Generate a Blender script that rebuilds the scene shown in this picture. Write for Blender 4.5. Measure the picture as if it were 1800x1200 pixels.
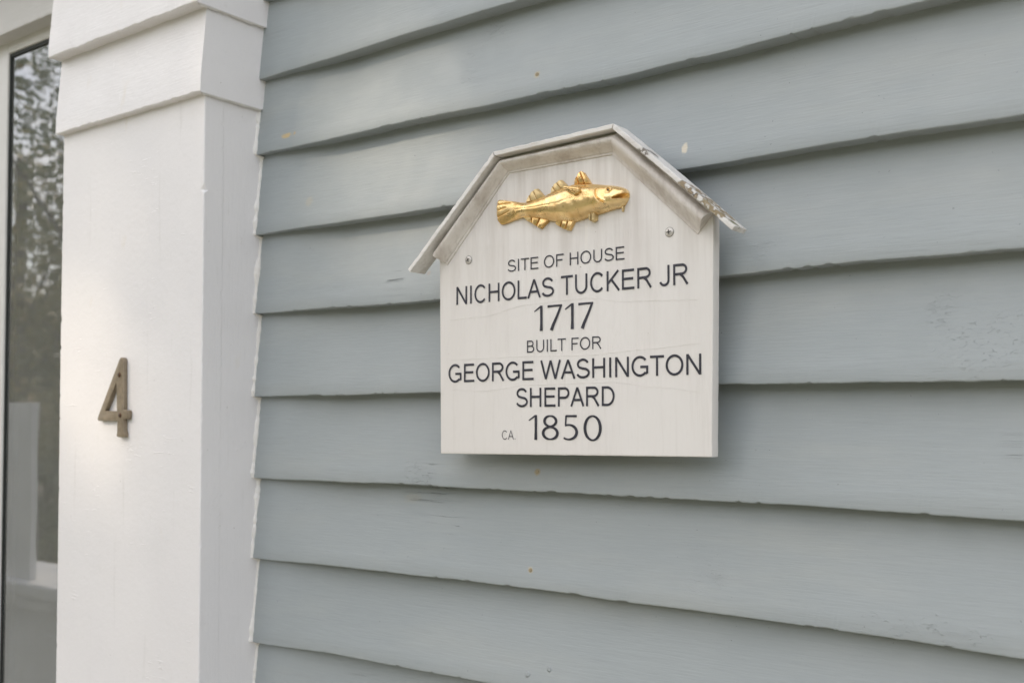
import bpy, bmesh, math, random
from mathutils import Vector, noise, Matrix

for o in list(bpy.data.objects):
    bpy.data.objects.remove(o)
SC = bpy.context.scene
COL = SC.collection
R = math.radians

# ------------------------------------------------------------------ camera
cam = bpy.data.cameras.new('camera')
co = bpy.data.objects.new('camera', cam)
COL.objects.link(co)
yaw, pitch = R(53), R(2)
fwd = Vector((-math.cos(yaw) * math.cos(pitch), math.sin(yaw) * math.cos(pitch), math.sin(pitch)))
co.location = (0.586, -0.887, 1.5)
co.rotation_euler = fwd.to_track_quat('-Z', 'Y').to_euler()
cam.sensor_width = 36
cam.lens = 37.0
cam.shift_y = 65.4 / 1800
cam.clip_start = 0.02
cam.clip_end = 500
cam.dof.use_dof = True
cam.dof.focus_distance = 1.02
cam.dof.aperture_fstop = 7.5
SC.camera = co

# ------------------------------------------------------------------ sun and sky
SUN = Vector((-0.50, -0.70, 0.62)).normalized()      # towards the sun
sl = bpy.data.lights.new('sun', 'SUN')
sl.energy = 2.9
sl.angle = R(1.0)
sl.color = (1.0, 0.85, 0.66)
so = bpy.data.objects.new('sun', sl)
so.rotation_euler = (-SUN).to_track_quat('-Z', 'Y').to_euler()
so.location = SUN * 30
COL.objects.link(so)

W = bpy.data.worlds.new('World')
SC.world = W
W.use_nodes = True
nt = W.node_tree
nt.nodes.clear()
N = nt.nodes.new
out = N('ShaderNodeOutputWorld')
bg = N('ShaderNodeBackground')
sky = N('ShaderNodeTexSky')
sky.sky_type = 'NISHITA'
sky.sun_disc = False
sky.sun_elevation = math.asin(SUN.z)
sky.sun_rotation = math.atan2(SUN.x, SUN.y)
sky.air_density = 1.0
sky.dust_density = 2.0
sky.ozone_density = 1.0
tc = N('ShaderNodeTexCoord')
mp = N('ShaderNodeMapping')
mp.inputs['Scale'].default_value = (1, 1, 2.6)
cl = N('ShaderNodeTexNoise')
cl.inputs['Scale'].default_value = 2.3
cl.inputs['Detail'].default_value = 9
cl.inputs['Roughness'].default_value = 0.6
rp = N('ShaderNodeValToRGB')
rp.color_ramp.elements[0].position = 0.38
rp.color_ramp.elements[1].position = 0.65
mx = N('ShaderNodeMix')
mx.data_type = 'RGBA'
nt.links.new(tc.outputs['Generated'], mp.inputs['Vector'])
nt.links.new(mp.outputs[0], cl.inputs['Vector'])
nt.links.new(cl.outputs['Fac'], rp.inputs['Fac'])
nt.links.new(rp.outputs['Color'], mx.inputs['Factor'])
nt.links.new(sky.outputs[0], mx.inputs['A'])
mx.inputs['B'].default_value = (11.4, 11.05, 10.8, 1)      # bright white cloud
nt.links.new(mx.outputs['Result'], bg.inputs['Color'])
bg.inputs['Strength'].default_value = 0.12
nt.links.new(bg.outputs[0], out.inputs[0])

SC.view_settings.view_transform = 'Standard'
SC.view_settings.look = 'None'
SC.view_settings.gamma = 1
SC.view_settings.use_curve_mapping = False
SC.view_settings.exposure = 1.15

# ------------------------------------------------------------------ material helpers
class NT:
    def __init__(s, name):
        s.m = bpy.data.materials.new(name)
        s.m.use_nodes = True
        s.t = s.m.node_tree
        s.b = s.t.nodes['Principled BSDF']
        g = s.n('ShaderNodeNewGeometry')
        s.pos = g.outputs['Position']
    def n(s, k):
        return s.t.nodes.new(k)
    def set(s, sock, v):
        if hasattr(v, 'is_output') or isinstance(v, bpy.types.NodeSocket):
            s.t.links.new(v, sock)
        else:
            sock.default_value = v
    def noise(s, scale, detail=4, rough=0.55, stretch=(1, 1, 1), offs=(0, 0, 0), dist=0.0):
        m = s.n('ShaderNodeMapping')
        m.inputs['Scale'].default_value = stretch
        m.inputs['Location'].default_value = offs
        s.set(m.inputs['Vector'], s.pos)
        x = s.n('ShaderNodeTexNoise')
        x.inputs['Scale'].default_value = scale
        x.inputs['Detail'].default_value = detail
        x.inputs['Roughness'].default_value = rough
        x.inputs['Distortion'].default_value = dist
        s.t.links.new(m.outputs[0], x.inputs['Vector'])
        return x.outputs['Fac']
    def ramp(s, v, a, b, lo=0.0, hi=1.0):
        m = s.n('ShaderNodeMapRange')
        m.interpolation_type = 'SMOOTHSTEP'
        s.set(m.inputs['Value'], v)
        m.inputs['From Min'].default_value = a
        m.inputs['From Max'].default_value = b
        m.inputs['To Min'].default_value = lo
        m.inputs['To Max'].default_value = hi
        return m.outputs[0]
    def math(s, op, a, b=0.0):
        m = s.n('ShaderNodeMath')
        m.operation = op
        s.set(m.inputs[0], a)
        s.set(m.inputs[1], b)
        return m.outputs[0]
    def mix(s, f, a, b, mode='MIX'):
        m = s.n('ShaderNodeMix')
        m.data_type = 'RGBA'
        m.blend_type = mode
        s.set(m.inputs['Factor'], f)
        s.set(m.inputs['A'], a if not isinstance(a, tuple) else (*a[:3], 1))
        s.set(m.inputs['B'], b if not isinstance(b, tuple) else (*b[:3], 1))
        return m.outputs['Result']
    def blob(s, c, r, wob=0.35, nscale=300, stretch=(1, 1, 1)):
        # soft spot of radius r metres at world point c, edge broken by noise
        sub = s.n('ShaderNodeVectorMath')
        sub.operation = 'SUBTRACT'
        s.set(sub.inputs[0], s.pos)
        sub.inputs[1].default_value = c
        mu = s.n('ShaderNodeVectorMath')
        mu.operation = 'MULTIPLY'
        s.t.links.new(sub.outputs[0], mu.inputs[0])
        mu.inputs[1].default_value = stretch
        ln = s.n('ShaderNodeVectorMath')
        ln.operation = 'LENGTH'
        s.t.links.new(mu.outputs[0], ln.inputs[0])
        nz = s.noise(nscale, 3, 0.6)
        d = s.math('ADD', ln.outputs['Value'], s.math('MULTIPLY', s.math('SUBTRACT', nz, 0.5), r * wob * 4))
        return s.ramp(d, r * 1.15, r * 0.55)
    def bump(s, h, dist, prev=None, strength=1.0):
        b = s.n('ShaderNodeBump')
        b.inputs['Distance'].default_value = dist
        b.inputs['Strength'].default_value = strength
        s.set(b.inputs['Height'], h)
        if prev is not None:
            s.t.links.new(prev, b.inputs['Normal'])
        return b.outputs[0]
    def done(s, col, rough, nrm=None, metal=0.0, spec=0.5):
        s.set(s.b.inputs['Base Color'], col if not isinstance(col, tuple) else (*col[:3], 1))
        s.set(s.b.inputs['Roughness'], rough)
        s.b.inputs['Metallic'].default_value = metal
        s.b.inputs['Specular IOR Level'].default_value = spec
        if nrm is not None:
            s.t.links.new(nrm, s.b.inputs['Normal'])
        return s.m

def siding_material():
    t = NT('blue_grey_house_paint')
    c = t.mix(t.ramp(t.noise(3.0, 3), 0.35, 0.65), (0.296, 0.325, 0.332), (0.318, 0.345, 0.350))
    # chalky yellowed film in broad streaks along the boards
    c = t.mix(t.ramp(t.noise(9, 5, 0.6, (0.35, 1, 1.4)), 0.46, 0.72, 0, 0.30), c, (0.40, 0.405, 0.375))
    c = t.mix(t.ramp(t.noise(60, 4, 0.6, (0.18, 1, 2.2)), 0.55, 0.8, 0, 0.25), c, (0.255, 0.275, 0.275))
    # brush marks
    c = t.mix(t.ramp(t.noise(420, 3, 0.6, (0.06, 1, 1)), 0.35, 0.7, 0, 0.10), c, (0.40, 0.43, 0.44))
    # tiny dirt specks
    c = t.mix(t.ramp(t.noise(330, 2, 0.5), 0.755, 0.79, 0, 0.6), c, (0.10, 0.10, 0.085))
    # hairline cracks running with the grain
    ck = t.noise(34, 5, 0.55, (0.05, 1, 2.1), (3.1, 0, 1.7), 0.15)
    line = t.ramp(t.math('ABSOLUTE', t.math('SUBTRACT', ck, 0.5)), 0.0022, 0.0)
    where = t.ramp(t.noise(7, 2, 0.5, (1, 1, 1), (9, 4, 2)), 0.64, 0.74)
    crack = t.math('MULTIPLY', line, where)
    c = t.mix(t.math('MULTIPLY', crack, 0.8), c, (0.11, 0.12, 0.115))
    # rust, putty and scuffs
    for p, r, col, a, st in (((-0.444, 0.008, 1.8563), 0.006, (0.55, 0.40, 0.17), .75, (0.55, .3, 1.6)),
                         ((-0.430, 0.008, 1.8573), 0.003, (0.50, 0.34, 0.12), .6, (1, .3, 1)),
                         ((-0.0523, 0.006, 1.8582), 0.0045, (0.46, 0.38, 0.22), .5, (1, .3, 1)),
                         ((0.1201, 0.006, 1.7531), 0.0040, (0.62, 0.56, 0.44), .85, (1.2, .3, .6)),
                         ((-0.0528, 0.006, 1.4414), 0.0042, (0.36, 0.30, 0.17), .75, (1, .3, 1)),
                         ((-0.0617, 0.006, 1.3392), 0.0040, (0.45, 0.40, 0.30), .8, (1, .3, 1)),
                         ((-0.2058, 0.006, 1.6616), 0.0030, (0.40, 0.33, 0.27), .5, (1, .3, 1)),
                         ((-0.405, 0.006, 1.7680), 0.007, (0.45, 0.38, 0.25), .28, (1, .3, 1)),
                         ((-0.24, 0.006, 1.4050), 0.010, (0.36, 0.33, 0.24), .25, (.6, .3, 1.5))):
        c = t.mix(t.math('MULTIPLY', t.blob(p, r, .3, 260, st), a), c, col)
    # relief: brush marks, raised grain, alligatored patches
    g = t.bump(t.noise(520, 3, 0.6, (0.05, 1, 1)), 0.00022)
    g = t.bump(t.noise(130, 5, 0.6, (0.3, 1, 1.3)), 0.0003, g)
    patch = t.ramp(t.noise(8.5, 2, 0.5, (1, 1, 1), (1.7, 0, 6.3)), 0.62, 0.78)
    al = t.noise(330, 3, 0.65, (0.40, 1, 1.3), (0, 0, 0), 1.2)
    g = t.bump(t.math('MULTIPLY', t.ramp(al, 0.54, 0.72), patch), 0.0005, g)
    for p, r, st in (((0.385, 0.006, 1.555), 0.030, (.8, .3, 1.0)), ((0.30, 0.004, 1.225), 0.030, (.5, .3, 1.2)), ((0.33, 0.004, 1.325), 0.03, (.5, .3, 1.8))):
        al2 = t.noise(300, 3, 0.6, (0.6, 1, 1.4), (5, 0, 0), 1.5)
        g = t.bump(t.math('MULTIPLY', t.ramp(al2, 0.58, 0.78), t.blob(p, r, .5, 60, st)), 0.0005, g)
    for p in ((-0.0647, 0.004, 1.2317), (-0.0387, 0.004, 1.2401)):
        g = t.bump(t.blob(p, 0.0028, .3, 260, (1, .3, 1)), 0.0016, g)
    g = t.bump(t.math('MULTIPLY', crack, -1.0), 0.0008, g)
    return t.done(c, t.ramp(t.noise(40, 3), 0.3, 0.7, 0.50, 0.64), g, spec=0.4)

def trim_material(name, vertical, base=(0.755, 0.735, 0.73), tint=(0.72, 0.703, 0.702), dirt=0.2):
    t = NT(name)
    st = (1, 1, 0.06) if vertical else (0.06, 1, 1)
    c = t.mix(t.ramp(t.noise(4, 4), 0.35, 0.65), base, tint)
    c = t.mix(t.ramp(t.noise(90, 5, 0.65, st), 0.60, 0.78, 0, dirt), c, (0.42, 0.40, 0.36))
    c = t.mix(t.ramp(t.noise(300, 3, 0.6, st, (2, 2, 2)), 0.62, 0.8, 0, 0.25), c, (0.48, 0.46, 0.42))
    c = t.mix(t.ramp(t.noise(190, 2, 0.5), 0.765, 0.80, 0, 0.6), c, (0.25, 0.22, 0.17))
    c = t.mix(t.ramp(t.noise(26, 5, 0.6, (1, 1, 0.35)), 0.64, 0.78, 0, 0.35), c, (0.64, 0.57, 0.45))
    g = t.bump(t.noise(430, 3, 0.6, st), 0.0003)
    g = t.bump(t.noise(120, 5, 0.65), 0.00045, g)
    st2 = (0.15, 1, 1) if vertical else (1, 1, .15)
    g = t.bump(t.math('MULTIPLY', t.ramp(t.noise(260, 3, 0.6, st2), .6, .74), t.ramp(t.noise(14, 2), .54, .68)), 0.0006, g)
    g = t.bump(t.noise(7, 1), 0.002, g)
    return t.done(c, t.ramp(t.noise(30, 3), 0.3, 0.7, 0.38, 0.52), g)

def aged_white(name, k=0.5, vertical=True, flake=None, tone=(0.66, 0.635, 0.60)):
    t = NT(name)
    st = (1, 1, 0.07) if vertical else (0.10, 1, 1)
    c = t.mix(t.ramp(t.noise(5, 3), 0.3, 0.7), tone, tuple(v * 0.95 for v in tone))
    c = t.mix(t.ramp(t.noise(55, 5, 0.65, st), 0.42, 0.75, 0, k), c, (0.33, 0.275, 0.23))
    c = t.mix(t.ramp(t.noise(330, 3, 0.6, st, (4, 1, 0)), 0.5, 0.75, 0, 0.30), c, (0.38, 0.35, 0.31))
    c = t.mix(t.ramp(t.noise(22, 5, 0.7, (1, 1, .5), (7, 7, 7)), 0.58, 0.75, 0, k * 0.8), c, (0.20, 0.165, 0.135))
    g = t.bump(t.noise(380, 4, 0.65, st), 0.0006)
    g = t.bump(t.noise(90, 4, 0.6), 0.0007, g)
    if flake:
        for p, r, col in flake:
            f = t.blob(p, r, 0.75, 120, (1, 0.6, 1))
            f = t.math('MULTIPLY', f, t.ramp(t.noise(150, 3, 0.6, (1, 1, 1), (2, 9, 4)), 0.42, 0.50))
            c = t.mix(f, c, col)
            g = t.bump(t.math('MULTIPLY', f, -1), 0.0009, g)
    return t.done(c, 0.6, g, spec=0.35)

def plaque_material():
    t = NT('weathered_plaque_paint')
    c = t.mix(t.ramp(t.noise(4, 3), 0.3, 0.7), (0.715, 0.69, 0.66), (0.68, 0.65, 0.615))
    # run-off grime: strongest under the fish and the moulding, dying out downwards
    sep = t.n('ShaderNodeSeparateXYZ')
    t.set(sep.inputs[0], t.pos)
    up = t.ramp(sep.outputs['Z'], 1.54, 1.76)
    st = t.ramp(t.noise(60, 4, 0.6, (1, 1, 0.07)), 0.38, 0.72)
    c = t.mix(t.math('MULTIPLY', t.math('MULTIPLY', st, up), 0.55), c, (0.40, 0.355, 0.31))
    c = t.mix(t.math('MULTIPLY', t.ramp(t.noise(230, 4, 0.65, (1, 1, 0.05)), 0.5, 0.8), 0.16), c, (0.45, 0.41, 0.37))
    c = t.mix(t.math('MULTIPLY', t.ramp(t.noise(14, 3, 0.6, (1, 1, .35), (3, 3, 3)), .55, .75), 0.22), c, (0.56, 0.50, 0.47))
    # pale washed streak below the belly fin
    dx = t.math('ABSOLUTE', t.math('SUBTRACT', sep.outputs['X'], 0.0300))
    s1 = t.math('MULTIPLY', t.ramp(dx, 0.0022, 0.0012), t.math('MULTIPLY', t.ramp(sep.outputs['Z'], 1.636, 1.660), t.ramp(sep.outputs['Z'], 1.70, 1.68)))
    c = t.mix(t.math('MULTIPLY', s1, 0.55), c, (0.74, 0.71, 0.66))
    c = t.mix(t.ramp(t.noise(280, 2, 0.5), 0.76, 0.79, 0, 0.5), c, (0.25, 0.20, 0.15))
    g = t.bump(t.noise(520, 3, 0.6, (1, 1, 0.05)), 0.00035)
    g = t.bump(t.noise(70, 4, 0.6, (1, 1, .3)), 0.0006, g)
    return t.done(c, 0.5, g, spec=0.4)

def plain(name, col, rough=0.5, metal=0.0, bump=0.0, scale=200, var=0.12):
    t = NT(name)
    c = t.mix(t.ramp(t.noise(scale * 0.3, 4), 0.3, 0.7), col, tuple(v * (1 - var) for v in col))
    g = t.bump(t.noise(scale, 4, 0.6), bump) if bump else None
    return t.done(c, rough, g, metal)

def gold_material():
    t = NT('gold_leaf')
    c = t.mix(t.ramp(t.noise(45, 4, .6), 0.35, 0.7), (0.91, 0.69, 0.36), (0.74, 0.49, 0.20))
    c = t.mix(t.ramp(t.noise(160, 4, .6), 0.55, 0.75, 0, .7), c, (0.36, 0.20, 0.06))
    g = t.bump(t.noise(110, 4, 0.6), 0.0006)
    g = t.bump(t.noise(700, 3, 0.6, (.4, 1, 1)), 0.00015, g)
    return t.done(c, t.ramp(t.noise(80, 3), 0.3, 0.7, 0.24, 0.38), g, 0.92)

def glass_material():
    m = bpy.data.materials.new('window_glass')
    m.use_nodes = True
    t = m.node_tree
    t.nodes.clear()
    o = t.nodes.new('ShaderNodeOutputMaterial')
    a = t.nodes.new('ShaderNodeBsdfTransparent')
    a.inputs[0].default_value = (0.88, 0.90, 0.88, 1)
    b = t.nodes.new('ShaderNodeBsdfGlossy')
    b.inputs['Roughness'].default_value = 0.0
    b.inputs['Color'].default_value = (0.95, 0.97, 1, 1)
    f = t.nodes.new('ShaderNodeFresnel')
    f.inputs['IOR'].default_value = 2.7
    x = t.nodes.new('ShaderNodeMixShader')
    bp = t.nodes.new('ShaderNodeBump')
    nz = t.nodes.new('ShaderNodeTexNoise')
    nz.inputs['Scale'].default_value = 5
    bp.inputs['Distance'].default_value = 0.00008
    t.links.new(nz.outputs['Fac'], bp.inputs['Height'])
    t.links.new(bp.outputs[0], b.inputs['Normal'])
    t.links.new(f.outputs[0], x.inputs[0])
    t.links.new(a.outputs[0], x.inputs[1])
    t.links.new(b.outputs[0], x.inputs[2])
    df = t.nodes.new('ShaderNodeBsdfDiffuse')
    df.inputs['Color'].default_value = (0.60, 0.60, 0.56, 1)
    y = t.nodes.new('ShaderNodeMixShader')
    dn = t.nodes.new('ShaderNodeTexNoise')
    dn.inputs['Scale'].default_value = 14
    dn.inputs['Detail'].default_value = 6
    gp = t.nodes.new('ShaderNodeNewGeometry')
    t.links.new(gp.outputs['Position'], dn.inputs['Vector'])
    mr = t.nodes.new('ShaderNodeMapRange')
    t.links.new(dn.outputs['Fac'], mr.inputs['Value'])
    mr.inputs['To Min'].default_value = 0.12
    mr.inputs['To Max'].default_value = 0.22
    t.links.new(mr.outputs[0], y.inputs[0])
    t.links.new(x.outputs[0], y.inputs[1])
    t.links.new(df.outputs[0], y.inputs[2])
    t.links.new(y.outputs[0], o.inputs[0])
    return m

def leaf_material(name, a, b, c3):
    t = NT(name)
    c = t.mix(t.ramp(t.noise(0.9, 4), 0.35, 0.65), a, b)
    c = t.mix(t.ramp(t.noise(6, 3), 0.58, 0.72), c, c3)
    m = t.done(c, 0.5)
    tr = t.n('ShaderNodeBsdfTranslucent')
    t.set(tr.inputs['Color'], c)
    mx_ = t.n('ShaderNodeMixShader')
    mx_.inputs[0].default_value = 0.3
    o = [n for n in t.t.nodes if n.type == 'OUTPUT_MATERIAL'][0]
    t.t.links.new(t.b.outputs[0], mx_.inputs[1])
    t.t.links.new(tr.outputs[0], mx_.inputs[2])
    t.t.links.new(mx_.outputs[0], o.inputs[0])
    return m

M = dict(
    siding=siding_material(),
    trimv=trim_material('white_trim_paint_upright', True),
    trimh=trim_material('white_trim_paint_level', False),
    caulk=trim_material('white_caulk_paint', True, (0.74, 0.72, 0.69), (0.67, 0.64, 0.60), 0.5),
    header=trim_material('shaded_fascia_paint', False, (0.56, 0.55, 0.54), (0.52, 0.51, 0.49), .3),  # white fascia, with shade put into its greyer base colour
    metal_frame=plain('enamelled_door_frame', (0.62, 0.61, 0.585), 0.35, 0, 0.0003, 60, .06),
    gasket=plain('black_rubber', (0.012, 0.016, 0.014), 0.6),
    glass=glass_material(),
    shade=plain('grey_window_shade', (0.42, 0.42, 0.38), 0.9),
    plaque=plaque_material(),
    roofslat=aged_white('weathered_roof_slat', 0.48, False, None, (0.72, 0.70, 0.67)),
    roofslat_flaked=aged_white('flaking_roof_slat', 0.45, False,
        [((0.172, -0.04, 1.683), 0.022, (0.27, 0.215, 0.13)), ((0.190, -0.037, 1.667), 0.0055, (0.20, 0.19, 0.09)),
         ((0.105, -0.038, 1.741), 0.008, (0.20, 0.18, 0.15)), ((0.150, -0.045, 1.702), 0.012, (0.30, 0.24, 0.16))], (0.72, 0.70, 0.67)),
    moulding=aged_white('stained_moulding', 0.6, True, None, (0.66, 0.62, 0.575)),
    ink=plain('blue_black_lettering', (0.034, 0.034, 0.050), 0.5, 0, 0.0002, 600, .5),
    crease=plain('raised_paint_crease', (0.70, 0.67, 0.63), 0.5),
    gold=gold_material(),
    goldpale=plain('pale_worn_gilding', (0.80, 0.62, 0.33), 0.42, 0.75, 0.0004, 300, .3),
    screw=plain('painted_screw', (0.60, 0.57, 0.53), 0.4, 0.3, 0.0002, 500),
    recess=plain('dark_screw_recess', (0.05, 0.045, 0.04), 0.7, 0.3),
    brass=plain('dull_aged_brass', (0.265, 0.215, 0.150), 0.45, 0.4, 0.0003, 400, .25),
    rust=plain('rusty_screw', (0.11, 0.055, 0.028), 0.55, 0.4, 0.0004, 600, .4),
    nail=plain('rusted_nail_head', (0.40, 0.33, 0.21), 0.6, 0.1, 0.0003, 500, .3),
    bark=plain('bark', (0.11, 0.085, 0.06), 0.9, 0, 0.02, 12, .5),
    leaf_a=leaf_material('deep_green_leaves', (0.05, 0.09, 0.022), (0.10, 0.12, 0.03), (0.22, 0.15, 0.05)),
    leaf_b=leaf_material('yellowing_leaves', (0.11, 0.125, 0.04), (0.24, 0.21, 0.08), (0.38, 0.25, 0.12)),
    grass=plain('lawn', (0.085, 0.11, 0.04), 0.9, 0, 0.02, 30, .5),
    path=plain('pale_bounce_paving', (0.36, 0.335, 0.30), 0.8, 0, 0.003, 20, .25),
    porch=plain('white_porch_paint', (0.80, 0.79, 0.78), 0.5, 0, 0.0008, 40, .08),
)

# ------------------------------------------------------------------ object helpers
def thing(name, label, cat, loc, group=None):
    o = bpy.data.objects.new(name, None)
    o.empty_display_size = 0.1
    o.location = loc
    o['label'] = label
    o['category'] = cat
    if group:
        o['group'] = group
    COL.objects.link(o)
    return o

def world_loc(o):
    v = Vector((0, 0, 0))
    while o:
        v += Vector(o.location)
        o = o.parent
    return v

def mesh(name, verts, faces, mat, parent=None, smooth=False, mats=None, fmat=None):
    me = bpy.data.meshes.new(name)
    me.from_pydata([tuple(v) for v in verts], [], faces)
    me.materials.append(M[mat])
    for m_ in (mats or []):
        me.materials.append(M[m_])
    if fmat:
        for p, i in zip(me.polygons, fmat):
            p.material_index = i
    me.update()
    bm = bmesh.new()
    bm.from_mesh(me)
    bmesh.ops.recalc_face_normals(bm, faces=bm.faces)
    if smooth:
        for f in bm.faces:
            f.smooth = True
        for e in bm.edges:
            if len(e.link_faces) == 2 and e.calc_face_angle(0) > R(38):
                e.smooth = False
    bm.to_mesh(me)
    bm.free()
    o = bpy.data.objects.new(name, me)
    COL.objects.link(o)
    if parent:
        o.parent = parent
        o.location = -world_loc(parent)     # mesh data are in world metres
    return o

def nz(x, y, z, f=1.0):
    return noise.noise(Vector((x * f, y * f, z * f)))
def fz(x, y, z, f=1.0, o=4):
    return noise.fractal(Vector((x * f, y * f, z * f)), 1.0, 2.0, o)

def sweep(ring_fn, ts, caps=True):
    V, F = [], []
    n = None
    for t in ts:
        r = ring_fn(t)
        n = len(r)
        V += r
    for i in range(len(ts) - 1):
        for k in range(n):
            a = i * n + k
            b = i * n + (k + 1) % n
            F.append((a, b, b + n, a + n))
    if caps:
        F.append(tuple(range(n - 1, -1, -1)))
        F.append(tuple(range((len(ts) - 1) * n, len(ts) * n)))
    return V, F

def frange(a, b, step):
    n = max(1, int(math.ceil((b - a) / step)))
    return [a + (b - a) * i / n for i in range(n + 1)]

def rough_plank(name, x0, x1, y0, y1, z0, z1, axis, mat, parent, amp=0.0006, seed=0.0, step=0.004, bev=0.0018, fine=None):
    """A sawn board swept along axis, its arrises softened and nicked."""
    def ring(t):
        if axis == 'z':
            u0, u1, v0, v1 = x0, x1, y0, y1
        else:
            u0, u1, v0, v1 = y0, y1, z0, z1
        pts = []
        for (cu, cv, su, sv) in ((u0, v0, 1, 1), (u1, v0, -1, 1), (u1, v1, -1, -1), (u0, v1, 1, -1)):
            w = nz(t, seed, cv, 1.6) * amp * 0.8
            nick = max(0.0, fz(t, cu * 3 + seed, cv * 5 + 4, 130, 3) - 0.30) * amp * 9
            b = bev * (1 + 0.6 * nz(t, cu, cv + seed, 160)) + nick
            wu = nz(t, seed, cu, 3.0) * amp * 0.8
            q = [(cu + wu + su * b, cv + w), (cu + wu + su * b * 0.3, cv + w + sv * b * 0.3), (cu + wu, cv + w + sv * b)]
            q = [(cu + wu + su * (b + 0.0005), cv + w)] + q + [(cu + wu, cv + w + sv * (b + 0.0005))]
            if (su, sv) in ((1, 1), (-1, -1)):
                q.reverse()
            pts += q
        if axis == 'z':
            return [(u, v, t) for u, v in pts]
        return [(t, u, v) for u, v in pts]
    a, b = (z0, z1) if axis == 'z' else (x0, x1)
    lo, hi = fine or (a, b)
    ts = (frange(a, lo, 0.1)[:-1] if lo > a else []) + frange(max(a, lo), min(b, hi), step) + (frange(hi, b, 0.1)[1:] if hi < b else [])
    V, F = sweep(ring, ts)
    return mesh(name, V, F, mat, parent, True)

def box(name, x0, x1, y0, y1, z0, z1, mat, parent=None, bev=0.0):
    bm = bmesh.new()
    bmesh.ops.create_cube(bm, size=1)
    for v in bm.verts:
        v.co = Vector((x0 + (v.co.x + .5) * (x1 - x0), y0 + (v.co.y + .5) * (y1 - y0), z0 + (v.co.z + .5) * (z1 - z0)))
    if bev:
        bmesh.ops.bevel(bm, geom=bm.edges[:], offset=bev, segments=2, profile=0.6, affect='EDGES')
    me = bpy.data.meshes.new(name)
    bm.to_mesh(me)
    bm.free()
    me.materials.append(M[mat])
    o = bpy.data.objects.new(name, me)
    COL.objects.link(o)
    if parent:
        o.parent = parent
        o.location = -world_loc(parent)
    return o

# ------------------------------------------------------------------ ground
def ground():
    def sheet(name, x0, x1, y0, y1, z, mat, n=1):
        V = [(x0 + (x1 - x0) * i / n, y0 + (y1 - y0) * j / n, z) for j in range(n + 1) for i in range(n + 1)]
        F = [(j * (n + 1) + i, j * (n + 1) + i + 1, (j + 1) * (n + 1) + i + 1, (j + 1) * (n + 1) + i) for j in range(n) for i in range(n)]
        o = mesh(name, V, F, mat)
        o['kind'] = 'structure'
        return o
    sheet('lawn', -120, 120, -120, 120, -0.45, 'grass', 4)
    sheet('path', -20, 20, -2.6, -0.25, -0.44, 'path')  # unseen pale strip added to bounce light up at the wall
    sheet('road', -120, 120, -17, -11, -0.44, 'path')
ground()

# ------------------------------------------------------------------ house: clapboards
house = thing('house', 'blue-grey clapboard house with a white pilaster and a glazed door', 'house', (0.4, 0.1, -0.45))
EXPO = 0.1036
REC = 0.0225                       # how far each board recedes up to the next one
def rec(x):
    # generations of paint and caulk fill the laps next to the pilaster
    u = min(1, max(0, (x + 0.502) / 0.16))
    return 0.0115 + (REC - 0.0115) * u * u * (3 - 2 * u)
KNOWN = {  # bottom edge height of the boards seen, at points along the wall
    1.9400: [(-0.494, 1.9383), (-0.0733, 1.9416)],
    1.8380: [(-0.4771, 1.8392), (-0.2477, 1.8384), (-0.0496, 1.8357), (0.058, 1.8342), (0.1206, 1.8359), (0.3449, 1.8411)],
    1.7340: [(-0.5016, 1.7347), (-0.1695, 1.7327), (0.1199, 1.7336), (0.2825, 1.7345), (0.4161, 1.7339)],
    1.6300: [(-0.5037, 1.6315), (-0.1843, 1.6289), (0.1556, 1.628), (0.2814, 1.6302), (0.4145, 1.6295)],
    1.5265: [(-0.4989, 1.5243), (-0.1856, 1.5253), (0.1548, 1.5288), (0.2802, 1.528), (0.4129, 1.5268)],
    1.4205: [(-0.5009, 1.4193), (-0.3385, 1.421), (0.118, 1.4216), (0.279, 1.4207), (0.4112, 1.4186)],
    1.3180: [(-0.5018, 1.3169), (-0.3377, 1.3193), (-0.0824, 1.3211), (0.1173, 1.3193), (0.2778, 1.317), (0.4095, 1.3133)],
    1.2130: [(-0.5003, 1.2095), (-0.3368, 1.2143), (-0.1165, 1.2155)],
}
zk = sorted(KNOWN)
EDGES = [zk[0] - EXPO * i for i in range(16, 0, -1)] + zk + [zk[-1] + 0.1025 * i for i in range(1, 15)]

def edge_z(zb, x):
    base = zb
    if zb in KNOWN:
        pts = KNOWN[zb]
        if x <= pts[0][0]:
            base = pts[0][1]
        elif x >= pts[-1][0]:
            k = max(0.0, 1 - (x - pts[-1][0]) / 0.8)
            base = zb + (pts[-1][1] - zb) * k
        else:
            for (xa, za), (xb, zb_) in zip(pts, pts[1:]):
                if xa <= x <= xb:
                    u = (x - xa) / (xb - xa)
                    u = u * u * (3 - 2 * u)
                    base = za + (zb_ - za) * u
                    break
    amt = 0.45 + 0.55 * max(0.0, nz(x, zb * 3, 5, 3.5)) * 2
    w = fz(x, zb * 13, 0, 7, 2) * 0.0009 + (fz(x, zb * 7, 3, 75, 3) * 0.00034 + fz(x, zb * 5, 7, 190, 2) * 0.00028) * amt
    chip = min(0.0010, max(0.0, fz(x, zb * 3, 8, 75, 3) - 0.46) * 0.02)
    step = 0.0007 * math.floor(2.0 * nz(x, zb * 9, 1, 11))
    return base + w + chip + step * 0.5

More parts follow.
